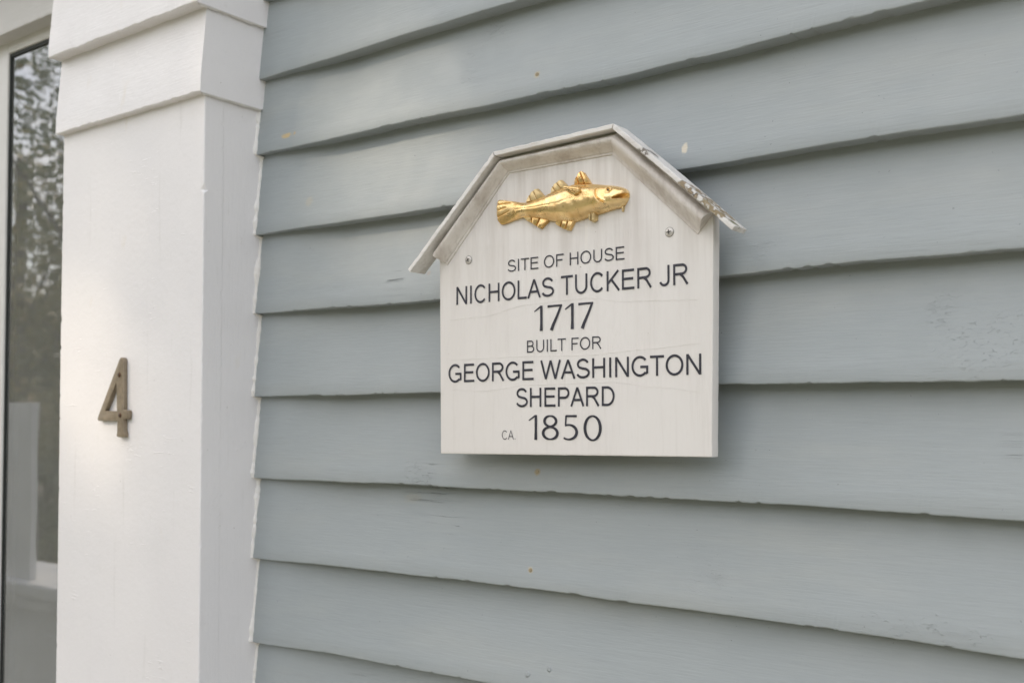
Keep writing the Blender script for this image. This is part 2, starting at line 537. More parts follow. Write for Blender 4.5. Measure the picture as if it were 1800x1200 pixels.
XS = frange(-0.502, 0.62, 0.0021) + frange(0.62, 3.4, 0.04)[1:]
for i, zb in enumerate(EDGES[:-1]):
    zt = EDGES[i + 1]
    det = 1.0 < zb < 2.2
    xs = XS if det else frange(-0.502, 3.4, 0.04)
    V, F = [], []
    n = None
    for x in xs:
        ze = edge_z(zb, x)
        yy = 0.0008 * fz(x, zb * 5, 2, 6, 3)
        top = zt + 0.022
        RX = rec(x)
        prof = [(RX + 0.0005, ze + 0.0010 + 0.0006 * nz(x, zb, 6, 40)), (0.0045, ze + 0.0004), (0.0018 + yy, ze), (0.0006 + yy, ze + 0.0006 + 0.0004 * abs(nz(x, zb, 1, 140))), (0.0002 + yy, ze + 0.0022)]
        for k in range(1, 9):
            u = k / 8
            z = ze + 0.0022 + (top - ze - 0.0022) * u
            y = RX * (z - zb) / (zt - zb) * 0.985 + yy * (1 - u)
            y += 0.0004 * fz(x, z, 3, 14, 3)
            prof.append((y, z))
        prof.append((RX + 0.012, top))
        n = len(prof)
        V += [(x, y, z) for y, z in prof]
    for a in range(len(xs) - 1):
        for k in range(n):
            p, q = a * n + k, a * n + (k + 1) % n
            F.append((p, q, q + n, p + n))
    F.append(tuple(range(n)))
    F.append(tuple(range((len(xs) - 1) * n, len(xs) * n)))
    mesh('clapboard', V, F, 'siding', house, True)
# sheathing behind the boards, and the other sides of the house
box('sheathing', -3.4, 3.42, 0.0365, 0.20, -0.45, 3.3, 'siding', house)
rough_plank('water_table', -0.50, 3.4, -0.035, 0.03, -0.44, EDGES[0] - 0.004, 'x', 'trimh', house, step=0.05)

def nail_head(x, z, zb, r=0.0028, par=house):
    y = REC * (z - zb) / EXPO
    V, F = [], []
    for k in range(12):
        a = k * math.tau / 12
        V.append((x + r * math.cos(a) * (1 + .12 * nz(k, x, z, 3)), y + 0.002, z + r * math.sin(a)))
    for k in range(12):
        a = k * math.tau / 12
        V.append((x + r * .8 * math.cos(a), y - 0.0008, z + r * .8 * math.sin(a)))
    V.append((x, y - 0.0011, z))
    for k in range(12):
        F.append((k, (k + 1) % 12, 12 + (k + 1) % 12, 12 + k))
        F.append((12 + k, 12 + (k + 1) % 12, 24))
    mesh('nail_head', V, F, 'nail', par, True)
nail_head(-0.0523, 1.8582, 1.838, 0.0026)
nail_head(-0.0528, 1.4414, 1.4205, 0.0020)
nail_head(-0.0617, 1.3392, 1.318, 0.0026)

# ------------------------------------------------------------------ house: pilaster
PX0, PX1 = -0.826, -0.502
FINE = (1.05, 2.25)
shaft = rough_plank('pilaster', PX0, PX1, -0.080, -0.0495, -0.2, 1.912, 'z', 'trimv', house, 0.0009, 3.0, 0.003, 0.0016, FINE)
rough_plank('side_plank', PX1 - 0.04, PX1 - 0.0002, -0.0530, 0.034, -0.2, 1.9145, 'z', 'trimv', shaft, 0.0003, 7.0, 0.004, 0.0005, FINE)
box('back_plank', PX0 + 0.003, PX1 - 0.045, -0.0488, 0.034, -0.2, 1.9145, 'trimv', shaft)
def cap(z0, z1, y, xl, xr, seed):
    # a lapped board round the head of the pilaster: its foot is thicker than its top
    def ring(t):
        e0 = z0 + 0.0015 * fz(t, seed, 0, 30, 3) + 0.0011 * fz(t, seed, 5, 110, 3)
        lip = 0.0004 * fz(t, seed, 2, 60, 3)
        return [(t, 0.03, e0), (t, y + 0.0015, e0), (t, y + lip, e0 + 0.0015), (t, y + lip + 0.0005, e0 + 0.02),
                (t, y + 0.009, z1 + 0.006), (t, 0.03, z1 + 0.006)]
    V, F = sweep(ring, frange(xl, xr - 0.001, 0.004) + [xr])
    # the return end also tapers, and its foot is ragged with old paint
    o = mesh('cap_board', V, F, 'trimh', shaft, True)
    return o
cap(1.900, 2.008, -0.0910, -0.829, -0.4960, 1.0)
cap(2.008, 2.116, -0.1010, -0.833, -0.4905, 5.0)
cap(2.116, 2.224, -0.1110, -0.837, -0.4850, 9.0)
rough_plank('plinth', -0.85, -0.48, -0.105, 0.03, -0.44, -0.202, 'x', 'trimh', shaft, step=0.03)

def blobby_tube(name, path, rfn, mat, parent, seg=7):
    V, F = [], []
    P = [Vector(p) for p in path]
    for i, p in enumerate(P):
        d = (P[min(i + 1, len(P) - 1)] - P[max(i - 1, 0)]).normalized()
        a = d.cross(Vector((0, 0, 1)))
        if a.length < 0.1:
            a = d.cross(Vector((0, 1, 0)))
        a.normalize()
        b = d.cross(a)
        r = rfn(i, p)
        for k in range(seg):
            t = k * math.tau / seg
            V.append(p + (a * math.cos(t) + b * math.sin(t)) * r * (1 + .25 * nz(k, i * .3, p.z, 1.7)))
    for i in range(len(P) - 1):
        for k in range(seg):
            q = i * seg + k
            w = i * seg + (k + 1) % seg
            F.append((q, w, w + seg, q + seg))
    return mesh(name, V, F, mat, parent, True)

# old caulk and paint in the corner between pilaster and boards
V, F = [], []
rows = []
RL = rec(-0.502)
for i, zb in enumerate(EDGES[:-1]):
    if not 0.9 < zb < 2.3:
        continue
    zt = edge_z(EDGES[i + 1], -0.502)
    ze = edge_z(zb, -0.502)
    rows.append((ze - 0.0030, RL * 0.97, 0.4))
    rows.append((ze - 0.0012, RL * 0.80, 1.0))
    for z in frange(ze + 0.0008, zt - 0.0050, 0.0018):
        rows.append((z, RL * (z - ze) / EXPO, 0.0))
for z, yb, ex in rows:
    rr = 0.0014 + 0.0034 * abs(fz(z, 4, 4, 50, 4)) + 0.0042 * max(0, nz(z, 9, 3, 24)) + 0.0024 * ex
    k = rr * (0.7 + 0.3 * nz(z, 1, 7, 120))
    V += [(-0.5035, yb + 0.002, z), (-0.5030, yb - rr * 1.5, z), (-0.5014, yb - rr * 1.25, z), (-0.5010 + k * .5, yb - rr * 0.8, z),
          (-0.5012 + k, yb - 0.0006, z), (-0.5012 + k * 1.05, yb + 0.002, z)]
for i in range(len(rows) - 1):
    for k in range(5):
        a = i * 6 + k
        F.append((a, a + 1, a + 7, a + 6))
mesh('caulk_bead', V, F, 'caulk', shaft, True)
# ragged ridges of paint along the return ends of the cap boards
for z, xr, y in ((1.900, -0.4960, -0.091), (2.008, -0.4905, -0.101)):
    pp = [(xr - 0.0025, yv, z - 0.0008 + 0.0012 * fz(yv, z, 1, 70, 3)) for yv in frange(y + 0.004, 0.004, 0.0025)]
    blobby_tube('paint_ridge', pp, lambda i, p: 0.0011 + 0.0012 * abs(fz(p.y, 4, p.z, 90, 3)), 'caulk', shaft, 6)

# ------------------------------------------------------------------ house: glazed door and header
DX = -1.094
DF = -0.025
frame_l = rough_plank('door', DX - 0.085, DX, DF, 0.03, -0.2, 2.16, 'z', 'metal_frame', house, 0.0001, 2, 0.05, 0.002)
rough_plank('door_rail', DX + 0.0005, -0.80, DF + 0.0004, 0.03, 2.090, 2.16, 'x', 'metal_frame', frame_l, 0.0001, 2, 0.05, 0.002)
rough_plank('door_rail', DX + 0.0005, -0.80, DF + 0.0004, 0.03, -0.2, 0.3, 'x', 'metal_frame', frame_l, 0.0001, 2, 0.05, 0.002)
box('bead_strip', DX - 0.047, DX - 0.041, DF - 0.0035, DF + 0.002, -0.19, 2.105, 'metal_frame', frame_l, 0.001)
box('gasket', DX + 0.0003, DX + 0.0045, DF + 0.003, DF + 0.009, 0.301, 2.0893, 'gasket', frame_l)
box('gasket', DX + 0.0047, -0.80, DF + 0.003, DF + 0.009, 2.0842, 2.0893, 'gasket', frame_l)
box('glass_pane', DX + 0.004, -0.80, -0.0190, -0.0150, 0.301, 2.0875, 'glass', frame_l)
box('window_shade', DX + 0.001, -0.80, 0.028, 0.030, 0.305, 2.087, 'shade', frame_l)
box('door_panel', -2.0, DX - 0.0855, DF + 0.002, 0.03, -0.2, 2.16, 'metal_frame', frame_l)
def screw(x, y, z, r, mat, parent, cross=True, name='screw', dark='recess'):
    V, F = [], []
    n = 20
    for rr, yy in ((r, y + 0.001), (r, y - r * .12), (r * .82, y - r * .30), (r * .45, y - r * .36)):
        for k in range(n):
            a = k * math.tau / n
            V.append((x + rr * math.cos(a), yy, z + rr * math.sin(a)))
    V.append((x, y - r * .37, z))
    for j in range(3):
        for k in range(n):
            a, b = j * n + k, j * n + (k + 1) % n
            F.append((a, b, b + n, a + n))
    for k in range(n):
        F.append((3 * n + k, 3 * n + (k + 1) % n, 4 * n))
    s = mesh(name, V, F, mat, parent, True)
    return s
def cross_recess(x, y, z, r, ang, par, th=0.14):
    V, F = [], []
    for k in range(4):
        a = ang + k * math.pi / 2
        d = (math.cos(a), math.sin(a))
        p = (-d[1], d[0])
        i0 = len(V)
        for l, w in ((0.05, th), (1.0, th * .6)):
            for s in (-1, 1):
                V.append((x + (d[0] * l + p[0] * s * w) * r, y - 0.00005 * k, z + (d[1] * l + p[1] * s * w) * r))
        F.append((i0, i0 + 1, i0 + 3, i0 + 2))
    return mesh('recess', V, F, 'recess', par)
screw(DX - 0.030, DF - 0.0002, 1.50, 0.0035, 'metal_frame', frame_l)
header = rough_plank('header', -2.2, -0.835, -0.050, 0.03, 2.1075, 2.45, 'x', 'header', house, 0.0008, 4, 0.006, 0.002)

rough_plank('shading_hood', -2.3, -0.845, -0.17, 0.02, 2.275, 2.34, 'x', 'header', house, 0.0004, 6, 0.03, 0.004)  # unseen overhang above the view, added to shade the header

# ------------------------------------------------------------------ house number
def curve_solid(name, splines, y, ext, bev, mat, parent):
    """2-D outline with holes, in the wall plane, given depth and a soft edge."""
    cu = bpy.data.curves.new(name, 'CURVE')
    cu.dimensions = '2D'
    cu.fill_mode = 'BOTH'
    cu.extrude = ext
    cu.bevel_depth = bev
    cu.bevel_resolution = 2
    cu.offset = -bev
    for pts in splines:
        sp = cu.splines.new('POLY')
        sp.points.add(len(pts) - 1)
        for q, (a, b) in zip(sp.points, pts):
            q.co = (a, b, 0, 1)
        sp.use_cyclic_u = True
    tmp = bpy.data.objects.new(name, cu)
    COL.objects.link(tmp)
    dg = bpy.context.evaluated_depsgraph_get()
    me = bpy.data.meshes.new_from_object(tmp.evaluated_get(dg))
    bpy.data.objects.remove(tmp)
    me.materials.clear()
    me.materials.append(M[mat])
    for v in me.vertices:
        v.co = Vector((v.co.x, y - v.co.z, v.co.y))
    me.name = name
    me.flip_normals() if hasattr(me, 'flip_normals') else None
    o = bpy.data.objects.new(name, me)
    COL.objects.link(o)
    if parent:
        o.parent = parent
        o.location = -world_loc(parent)
    bm = bmesh.new()
    bm.from_mesh(me)
    bmesh.ops.remove_doubles(bm, verts=bm.verts, dist=1e-6)
    bmesh.ops.recalc_face_normals(bm, faces=bm.faces)
    for f in bm.faces:
        f.smooth = True
    for e in bm.edges:
        if len(e.link_faces) == 2 and e.calc_face_angle(0) > R(38):
            e.smooth = False
    bm.to_mesh(me)
    bm.free()
    return o

num = thing('house_number', 'dull brass numeral 4 screwed to the white pilaster left of the boards', 'house number', (-0.672, -0.080, 1.4722))
FOUR = [(-0.6695, 1.5740), (-0.6668, 1.5764), (-0.6648, 1.5769), (-0.6625, 1.5762), (-0.6606, 1.5742), (-0.6598, 1.5705), (-0.6585, 1.5073),
        (-0.6497, 1.5072), (-0.6476, 1.5052), (-0.6481, 1.4970), (-0.6498, 1.4952), (-0.6580, 1.4950), (-0.6578, 1.4822), (-0.6548, 1.4745),
        (-0.6556, 1.4720), (-0.6600, 1.4714), (-0.6650, 1.4711), (-0.6690, 1.4716), (-0.6738, 1.4726), (-0.6724, 1.4775), (-0.6724, 1.4929),
        (-0.7165, 1.4929), (-0.7190, 1.4947), (-0.7178, 1.4985)]
HOLE = [(-0.6755, 1.5440), (-0.6735, 1.5062), (-0.7010, 1.5062)]
body4 = curve_solid('numeral', [FOUR, HOLE], -0.0838, 0.0024, 0.0009, 'brass', num)
for zz, xx in ((1.5539, -0.6682), (1.5004, -0.6655)):
    s = screw(xx, -0.0872, zz, 0.0032, 'rust', num)
    cross_recess(xx, -0.0886, zz, 0.0018, 0.5, s, 0.2)

# ------------------------------------------------------------------ plaque
FACE = -0.016
plaque = thing('plaque', 'white wooden house-shaped history plaque with a gold cod, hung on the blue-grey boards', 'plaque', (-0.005, 0.0, 1.459))
OUT = [(-0.2001, 1.6609), (-0.0810, 1.7731), (0.0647, 1.7781), (0.1890, 1.6664)]   # roof, outer front edge
INN = [(-0.1582, 1.6638), (-0.0741, 1.7528), (0.0524, 1.7535), (0.1437, 1.6661)]  # moulding, inner line
def line_inset(pts, d):
    res = []
    for i, p in enumerate(pts):
        ns = []
        for a, b in ((i - 1, i), (i, i + 1)):
            if a >= 0 and b < len(pts):
                dx, dz = pts[b][0] - pts[a][0], pts[b][1] - pts[a][1]
                l = math.hypot(dx, dz)
                ns.append((dz / l, -dx / l))
        if len(ns) == 1:
            res.append((p[0] + ns[0][0] * d, p[1] + ns[0][1] * d))
        else:
            mxn, mzn = ns[0][0] + ns[1][0], ns[0][1] + ns[1][1]
            k = 2 / (mxn * mxn + mzn * mzn)
            res.append((p[0] + mxn * k * d, p[1] + mzn * k * d))
    return res
SL = 0.0046
UND = line_inset(OUT, SL)
# board: outline swept in depth, edges nicked
def board_outline():
    xl = lambda z: -0.1675 - 0.0022 * (z - 1.46) / 0.2
    xr = lambda z: 0.1560 + 0.0030 * (z - 1.46) / 0.2
    p = []
    for x in frange(xl(1.459), xr(1.461), 0.004):
        u = (x + 0.1675) / 0.3235
        p.append((x, 1.4586 + 0.0038 * u + 0.0002 * fz(x, 0, 0, 60, 3)))
    for z in frange(1.464, 1.690, 0.004):
        p.append((xr(z) + 0.0003 * fz(z, 5, 0, 80, 3), z))
    p += [(UND[2][0] - 0.003, UND[2][1] - 0.001), (UND[1][0] + 0.003, UND[1][1] - 0.001)]
    for z in reversed(frange(1.462, 1.682, 0.004)):
        p.append((xl(z) + 0.0002 * fz(z, 9, 0, 80, 3), z))
    return p
curve_solid('board', [board_outline()], (FACE - 0.003) / 2, (-FACE - 0.003) / 2 - 0.0007, 0.0007, 'plaque', plaque)

def slat(i, mat, label=None, gap0=0.0, gap1=0.0, y0=-0.0345, warp=0.0):
    a, b = Vector(OUT[i]), Vector(OUT[i + 1])
    c, d = Vector(UND[i]), Vector(UND[i + 1])
    L = (b - a).length
    t0, t1 = gap0 / L, 1 - gap1 / L
    V, F = [], []
    ts = [t0 + (t1 - t0) * k / 44 for k in range(45)]
    nrm = Vector((-(b - a).y, (b - a).x)).normalized()
    for t in ts:
        o_ = a.lerp(b, t)
        u_ = c.lerp(d, t)
        s = t * L
        w = nrm * (0.0003 * fz(s, i, 0, 60, 3) + warp * math.sin(t * math.pi) )
        n2 = nrm * (0.00045 * fz(s, i, 7, 130, 3))
        yf = y0 + 0.0006 * fz(s, i, 4, 70, 3)
        e = max(0, fz(s, i + 3, 9, 90, 3) - .25) * 0.004
        for (p, y) in ((o_ + w, -0.0100), (o_ + w + n2, yf + 0.0006 + e), (o_ + w + n2 - nrm * 0.0006, yf + e * .3), (u_ + w + n2 * .6 + nrm * 0.0005, yf), (u_ + w, yf + 0.0005), (u_ + w, -0.0100)):
            V.append((p.x, y, p.y))
    n = 6
    for k in range(44):
        for j in range(n):
            p, q = k * n + j, k * n + (j + 1) % n
            F.append((p, q, q + n, p + n))
    F += [tuple(range(n)), tuple(range(44 * n, 45 * n))]
    o = mesh('roof_slat', V, F, mat, plaque, True)
    if label:
        o['label'] = label
    return o
slat(0, 'roofslat', None, 0, 0.0006)
slat(1, 'roofslat', None, 0.0004, 0.0006)
slat(2, 'roofslat_flaked', 'right roof slat with flaking paint and a green mossy end', 0.0006, 0, -0.0345, 0.0008)

def moulding(i, s0=None, s1=None, gap=0.0005):
    a, b = Vector(line_inset(OUT, SL + gap)[i]), Vector(line_inset(OUT, SL + gap)[i + 1])
    c, d = Vector(INN[i]), Vector(INN[i + 1])
    if i == 0:      # cut square at the eaves: project the inner end onto the outer line
        u = (b - a).normalized()
        a = a + u * (c - a).dot(u)
        a = a - u * 0.001
    if i == 2:
        u = (a - b).normalized()
        b = b + u * (d - b).dot(u)
    prof = [(0.0, -0.004), (0.0, -0.0205), (0.09, -0.0210), (0.15, -0.0245), (0.22, -0.0275), (0.30, -0.0290), (0.38, -0.0293), (0.47, -0.0285), (0.56, -0.0264),
            (0.65, -0.0238), (0.73, -0.0212), (0.80, -0.0194), (0.86, -0.0186), (0.865, -0.0176), (0.985, -0.0174), (1.0, -0.0168), (1.0, -0.004)]
    V, F = [], []
    n = len(prof)
    m_ = 40
    L = (b - a).length
    for k in range(m_ + 1):
        t = k / m_
        e = 0.0004 if k in (0, m_) else 0
        for s, y in prof:
            p = a.lerp(b, t).lerp(c.lerp(d, t), s)
            V.append((p.x, y + 0.00025 * fz(t * L, s, i * 3, 70, 3) * (1 if y < -0.01 else 0) + e * (1 if y < -.01 else 0), p.y))
    for k in range(m_):
        for j in range(n):
            p, q = k * n + j, k * n + (j + 1) % n
            F.append((p, q, q + n, p + n))
    F += [tuple(range(n)), tuple(range(m_ * n, (m_ + 1) * n))]
    return mesh('moulding', V, F, 'moulding', plaque, True)
for i in range(3):
    moulding(i)

for (x, z, a) in ((-0.1285, 1.6668, 0.5), (0.1143, 1.6713, 0.15)):
    s = screw(x, FACE, z, 0.0043, 'screw', plaque)
    rim = [(x + 0.0042 * math.cos(k * math.tau / 24), z + 0.0042 * math.sin(k * math.tau / 24)) for k in range(24)]
    V = [(p[0], FACE - 0.0004, p[1]) for p in rim] + [(x + (p[0] - x) * 1.10, FACE - 0.0004, z + (p[1] - z) * 1.10) for p in rim]
    mesh('rim', V, [(k, (k + 1) % 24, 24 + (k + 1) % 24, 24 + k) for k in range(24)], 'recess', s)
    cross_recess(x, FACE - 0.0021, z, 0.0026, a, s, 0.20)

# ------------------------------------------------------------------ lettering
def arc(cx, cy, rx, ry, a0, a1, n=14):
    return [(cx + rx * math.cos(R(a0 + (a1 - a0) * k / n)), cy + ry * math.sin(R(a0 + (a1 - a0) * k / n))) for k in range(n + 1)]
T = 0.058   # half stroke
H0, H1 = T, 1 - T
def G(ch):
    """advance width and centre-line strokes; cap height 1"""
    if ch == 'A': return .93, [[(.06, 0), (.465, H1 + .03), (.87, 0)], [(.22, .33), (.71, .33)]]
    if ch == 'B': return .93, [[(.16, 0), (.16, 1)], [(.16, H1), (.50, H1)] + arc(.50, .735, .22, .21, 90, -90)[1:] + [(.16, .525)], [(.50, .525)] + arc(.52, .29, .27, .235, 90, -90) + [(.16, H0)]]
    if ch == 'C': return 1.01, [arc(.53, .5, .40, .455, 40, 320, 30)]
    if ch == 'D': return 1.01, [[(.17, 0), (.17, 1)], [(.17, H1), (.45, H1)] + arc(.45, .5, .41, .445, 90, -90, 20)[1:] + [(.17, H0)]]
    if ch == 'E': return .93, [[(.17, 0), (.17, 1)], [(.17, H1), (.85, H1)], [(.17, .53), (.80, .53)], [(.17, H0), (.87, H0)]]
    if ch == 'F': return .85, [[(.17, 0), (.17, 1)], [(.17, H1), (.80, H1)], [(.17, .52), (.70, .52)]]
    if ch == 'G': return 1.09, [arc(.54, .5, .43, .455, 42, 318, 30) , [(.56, .47), (.955, .47), (.955, .13)], [(.860, .19), (.955, .14)]]
    if ch == 'H': return 1.01, [[(.17, 0), (.17, 1)], [(.84, 0), (.84, 1)], [(.17, .53), (.84, .53)]]
    if ch == 'I': return .39, [[(.195, 0), (.195, 1)]]
    if ch == 'J': return .70, [[(.54, 1), (.54, .30)] + arc(.30, .27, .24, .225, 0, -165, 12)]
    if ch == 'K': return .93, [[(.16, 0), (.16, 1)], [(.82, 1), (.17, .36)], [(.38, .58), (.87, 0)]]
    if ch == 'L': return .78, [[(.16, 0), (.16, 1)], [(.16, H0), (.74, H0)]]
    if ch == 'N': return 1.01, [[(.16, 0), (.16, 1)], [(.85, 0), (.85, 1)], [(.175, .97), (.835, .03)]]
    if ch == 'O': return 1.09, [arc(.545, .5, .43, .455, 90, 450, 36)]
    if ch == 'P': return .93, [[(.16, 0), (.16, 1)], [(.16, H1), (.55, H1)] + arc(.55, .70, .26, .245, 90, -90, 16)[1:] + [(.16, .455)]]
    if ch == 'R': return 1.01, [[(.17, 0), (.17, 1)], [(.17, H1), (.60, H1)] + arc(.60, .73, .25, .215, 90, -90, 16)[1:] + [(.17, .505)], [(.50, .505), (.66, .38), (.92, 0)]]
    if ch == 'S': return .93, [arc(.46, .725, .31, .225, 15, 230, 16) + [(.46, .50)] + arc(.47, .275, .36, .225, 60, -165, 18)]
    if ch == 'T': return .85, [[(.425, 0), (.425, 1)], [(.03, H1), (.82, H1)]]
    if ch == 'U': return 1.01, [[(.17, 1), (.17, .38)] + arc(.505, .38, .335, .335, 180, 360, 16) + [(.84, 1)]]
    if ch == 'W': return 1.32, [[(.05, 1), (.35, .02), (.66, .98), (.97, .02), (1.27, 1)]]
    if ch == '.': return .39, [[(.195, 0), (.195, .12)]]
    return .39, []

def ribbon(pts, w, z, V, F, closed=False):
    P = [Vector(p) for p in pts]
    if not closed and not isinstance(w, (list, tuple)):
        for i in range(1, len(P) - 1):
            a_, b_ = P[i] - P[i - 1], P[i + 1] - P[i]
            if a_.length > 1e-6 and b_.length > 1e-6 and a_.angle(b_) > R(100):
                ribbon(pts[:i + 1], w, z, V, F)
                ribbon(pts[i:], w, z + 0.5, V, F)
                return
    q = [P[0]]
    for p in P[1:]:
        if (p - q[-1]).length > 1e-6:
            q.append(p)
    P = q
    n = len(P)
    i0 = len(V)
    ws = w if isinstance(w, (list, tuple)) else [w] * n
    if len(ws) != n:
        ws = [ws[min(len(ws) - 1, int(k * len(ws) / n))] for k in range(n)]
    for i, p in enumerate(P):
        if closed:
            d0 = (p - P[(i - 1) % n] if i else p - P[-2]).normalized()
            d1 = (P[i + 1] - p if i < n - 1 else P[1] - p).normalized()
        else:
            d0 = (p - P[i - 1]).normalized() if i else (P[1] - p).normalized()
            d1 = (P[i + 1] - p).normalized() if i < n - 1 else d0
        n0, n1 = Vector((-d0.y, d0.x)), Vector((-d1.y, d1.x))
        mm = n0 + n1
        k = min(2 / max(mm.length_squared, .25), 2.2)
        mm = mm * k * ws[i]
        V.append((p.x + mm.x, p.y + mm.y, z))
        V.append((p.x - mm.x, p.y - mm.y, z))
    for i in range(n - 1):
        a = i0 + i * 2
        F.append((a, a + 1, a + 3, a + 2))

def place_text(V, F, fn, label):
    W_ = [(fn(x, y)[0], FACE - 0.00045 - z * 0.000012, fn(x, y)[1]) for x, y, z in V]
    o = mesh('lettering', W_, F, 'ink', plaque)
    if label:
        o['label'] = label
    return o

def text_line(txt, xl, xr, zb0, zb1, zt0, zt1, half=None, label=None, lb=0.0, rb=0.0):
    adv = [G(c)[0] for c in txt]
    tot = sum(adv)
    # visible ink runs from the first glyph's left edge to the last one's right edge
    lft, rgt = lb, tot - rb
    V, F = [], []
    x = 0
    zi = 0
    for c, a in zip(txt, adv):
        for st in G(c)[1]:
            zi += 1
            ribbon([(x + px, py) for px, py in st], half or T, zi % 7, V, F, closed=(c == 'O'))
        x += a
    def fn(px, py):
        u = (px - lft) / (rgt - lft)
        zb = zb0 + (zb1 - zb0) * u
        zt = zt0 + (zt1 - zt0) * u
        return xl + (xr - xl) * u, zb + (zt - zb) * py
    return place_text(V, F, fn, label)

text_line('SITE OF HOUSE', -0.0755, 0.0657, 1.6493, 1.6500, 1.6618, 1.6629, 0.054, 'small line reading SITE OF HOUSE', .08, .06)
text_line('NICHOLAS TUCKER JR', -0.1454, 0.1338, 1.6194, 1.6212, 1.6388, 1.6408, 0.061, 'line reading NICHOLAS TUCKER JR', .10, .04)
text_line('BUILT FOR', -0.0508, 0.0392, 1.5642, 1.5650, 1.5767, 1.5775, 0.052, 'small line reading BUILT FOR', .11, .04)
text_line('GEORGE WASHINGTON', -0.1562, 0.1462, 1.5356, 1.5374, 1.5552, 1.5566, 0.061, 'line reading GEORGE WASHINGTON', .06, .11)
text_line('SHEPARD', -0.0647, 0.0539, 1.5086, 1.5093, 1.5281, 1.5284, 0.061, 'line reading SHEPARD', .06, .09)
text_line('CA.', -0.0830, -0.0655, 1.4749, 1.4754, 1.4845, 1.4849, 0.042, 'tiny letters CA.', .10, .13)

def digits(items, zb, zt, label):
    V, F = [], []
    zi = 0
    h = zt - zb
    for ch, x0, x1 in items:
        w = (x1 - x0) / h
        st = []
        if ch == '1':
            s = w
            st = [([(s - .005, 0), (s, .3), (s, 1.0)], [.075, .060, .062]), ([(s - .02, .97), (0, .78)], [.040, .022])]
        if ch == '7':
            st = [([(0, .945), (w * .5, .955), (w, .955)], [.048, .040, .040]), ([(w - .035, .975), (w * .66, .55), (w * .40, .22), (w * .26, 0)], [.045, .056, .066, .074])]
        if ch == '8':
            c = w / 2
            a = arc(c, .755, w * .36, .205, -90, 270, 28)
            b = arc(c, .275, w * .44, .24, 90, 450, 28)
            st = [(a, [.030 + .030 * abs(math.cos(R(-90 + 360 * k / 28))) for k in range(29)]), (b, [.030 + .036 * abs(math.cos(R(90 + 360 * k / 28))) for k in range(29)])]
        if ch == '5':
            a = arc(w * .40, .325, w * .52, .285, 108, -128, 24)
            st = [([(w * .22, .955), (w * .93, .955)], [.042, .042]), ([(w * .24, .97), (w * .20, .56)], [.040, .036]),
                  ([(w * .19, .565)] + a, [.03] + [.036 + .030 * max(0, math.cos(R(108 - 236 * k / 24))) for k in range(25)])]
        if ch == '0':
            a = arc(w / 2, .49, w / 2 - .06, .465, 90, 450, 40)
            st = [(a, [.034 + .032 * abs(math.cos(R(90 + 9 * k))) for k in range(41)])]
        for pts, ws in st:
            zi += 1
            ribbon([(px + x0 / h, py) for px, py in pts], ws, zi % 7, V, F, closed=ch in '80' and len(pts) > 20)
    return place_text(V, F, lambda px, py: (px * h, zb + py * h), label)
digits([('1', -0.0415, -0.0327), ('7', -0.0250, -0.0072), ('1', -0.0036, 0.0052), ('7', 0.0123, 0.0297)], 1.5858, 1.6116, 'figures 1717')
digits([('1', -0.0485, -0.0397), ('8', -0.0318, -0.0119), ('5', -0.0070, 0.0115), ('0', 0.0182, 0.0391)], 1.4753, 1.5006, 'figures 1850')

# three long wavering creases in the paint
def crease(pts, w=0.00024):
    V, F = [], []
    P = []
    for (xa, za), (xb, zb) in zip(pts, pts[1:]):
        for k in range(12):
            u = k / 12
            s = u * u * (3 - 2 * u)
            x = xa + (xb - xa) * u
            P.append((x, za + (zb - za) * s + 0.0002 * fz(x, za, 0, 90, 3)))
    for x, z in P:
        ww = w * (0.6 + 0.6 * abs(nz(x, z, 0, 50)))
        V += [(x, FACE - 0.00005, z - ww), (x, FACE - 0.00022, z), (x, FACE - 0.00005, z + ww)]
    for i in range(len(P) - 1):
        a = i * 3
        F += [(a, a + 1, a + 4, a + 3), (a + 1, a + 2, a + 5, a + 4)]
    mesh('paint_crease', V, F, 'crease', plaque, True)
crease([(-0.155, 1.6035), (-0.11, 1.6045), (-0.05, 1.6135), (0.02, 1.6155), (0.07, 1.6090), (0.150, 1.6060)])
crease([(-0.155, 1.5600), (-0.06, 1.5605), (0.02, 1.5590), (0.09, 1.5625), (0.150, 1.5660)])
crease([(-0.155, 1.5280), (-0.105, 1.5260), (-0.05, 1.5310), (0.05, 1.5320), (0.10, 1.5265), (0.150, 1.5215)])

# ------------------------------------------------------------------ gilded cod
TOP = [(-0.0855, 1.7225), (-0.0840, 1.7253), (-0.0668, 1.7222), (-0.0554, 1.7196), (-0.0463, 1.7188), (-0.0374, 1.7199), (-0.0242, 1.7228), (-0.0111, 1.7261),
       (0.0039, 1.7290), (0.0155, 1.7299), (0.0300, 1.7280), (0.0412, 1.7258), (0.0563, 1.7225), (0.0672, 1.7189), (0.0721, 1.7157), (0.0738, 1.7125)]
BOT = [(-0.0855, 1.7050), (-0.0840, 1.7025), (-0.0795, 1.6992), (-0.0633, 1.7020), (-0.0520, 1.7033), (-0.0374, 1.7014), (-0.0220, 1.6981), (-0.0112, 1.6957),
       (0.0027, 1.6936), (0.0101, 1.6929), (0.0185, 1.6941), (0.0289, 1.6960), (0.0411, 1.6972), (0.0562, 1.6989), (0.0671, 1.7003), (0.0711, 1.7042), (0.0738, 1.7095)]
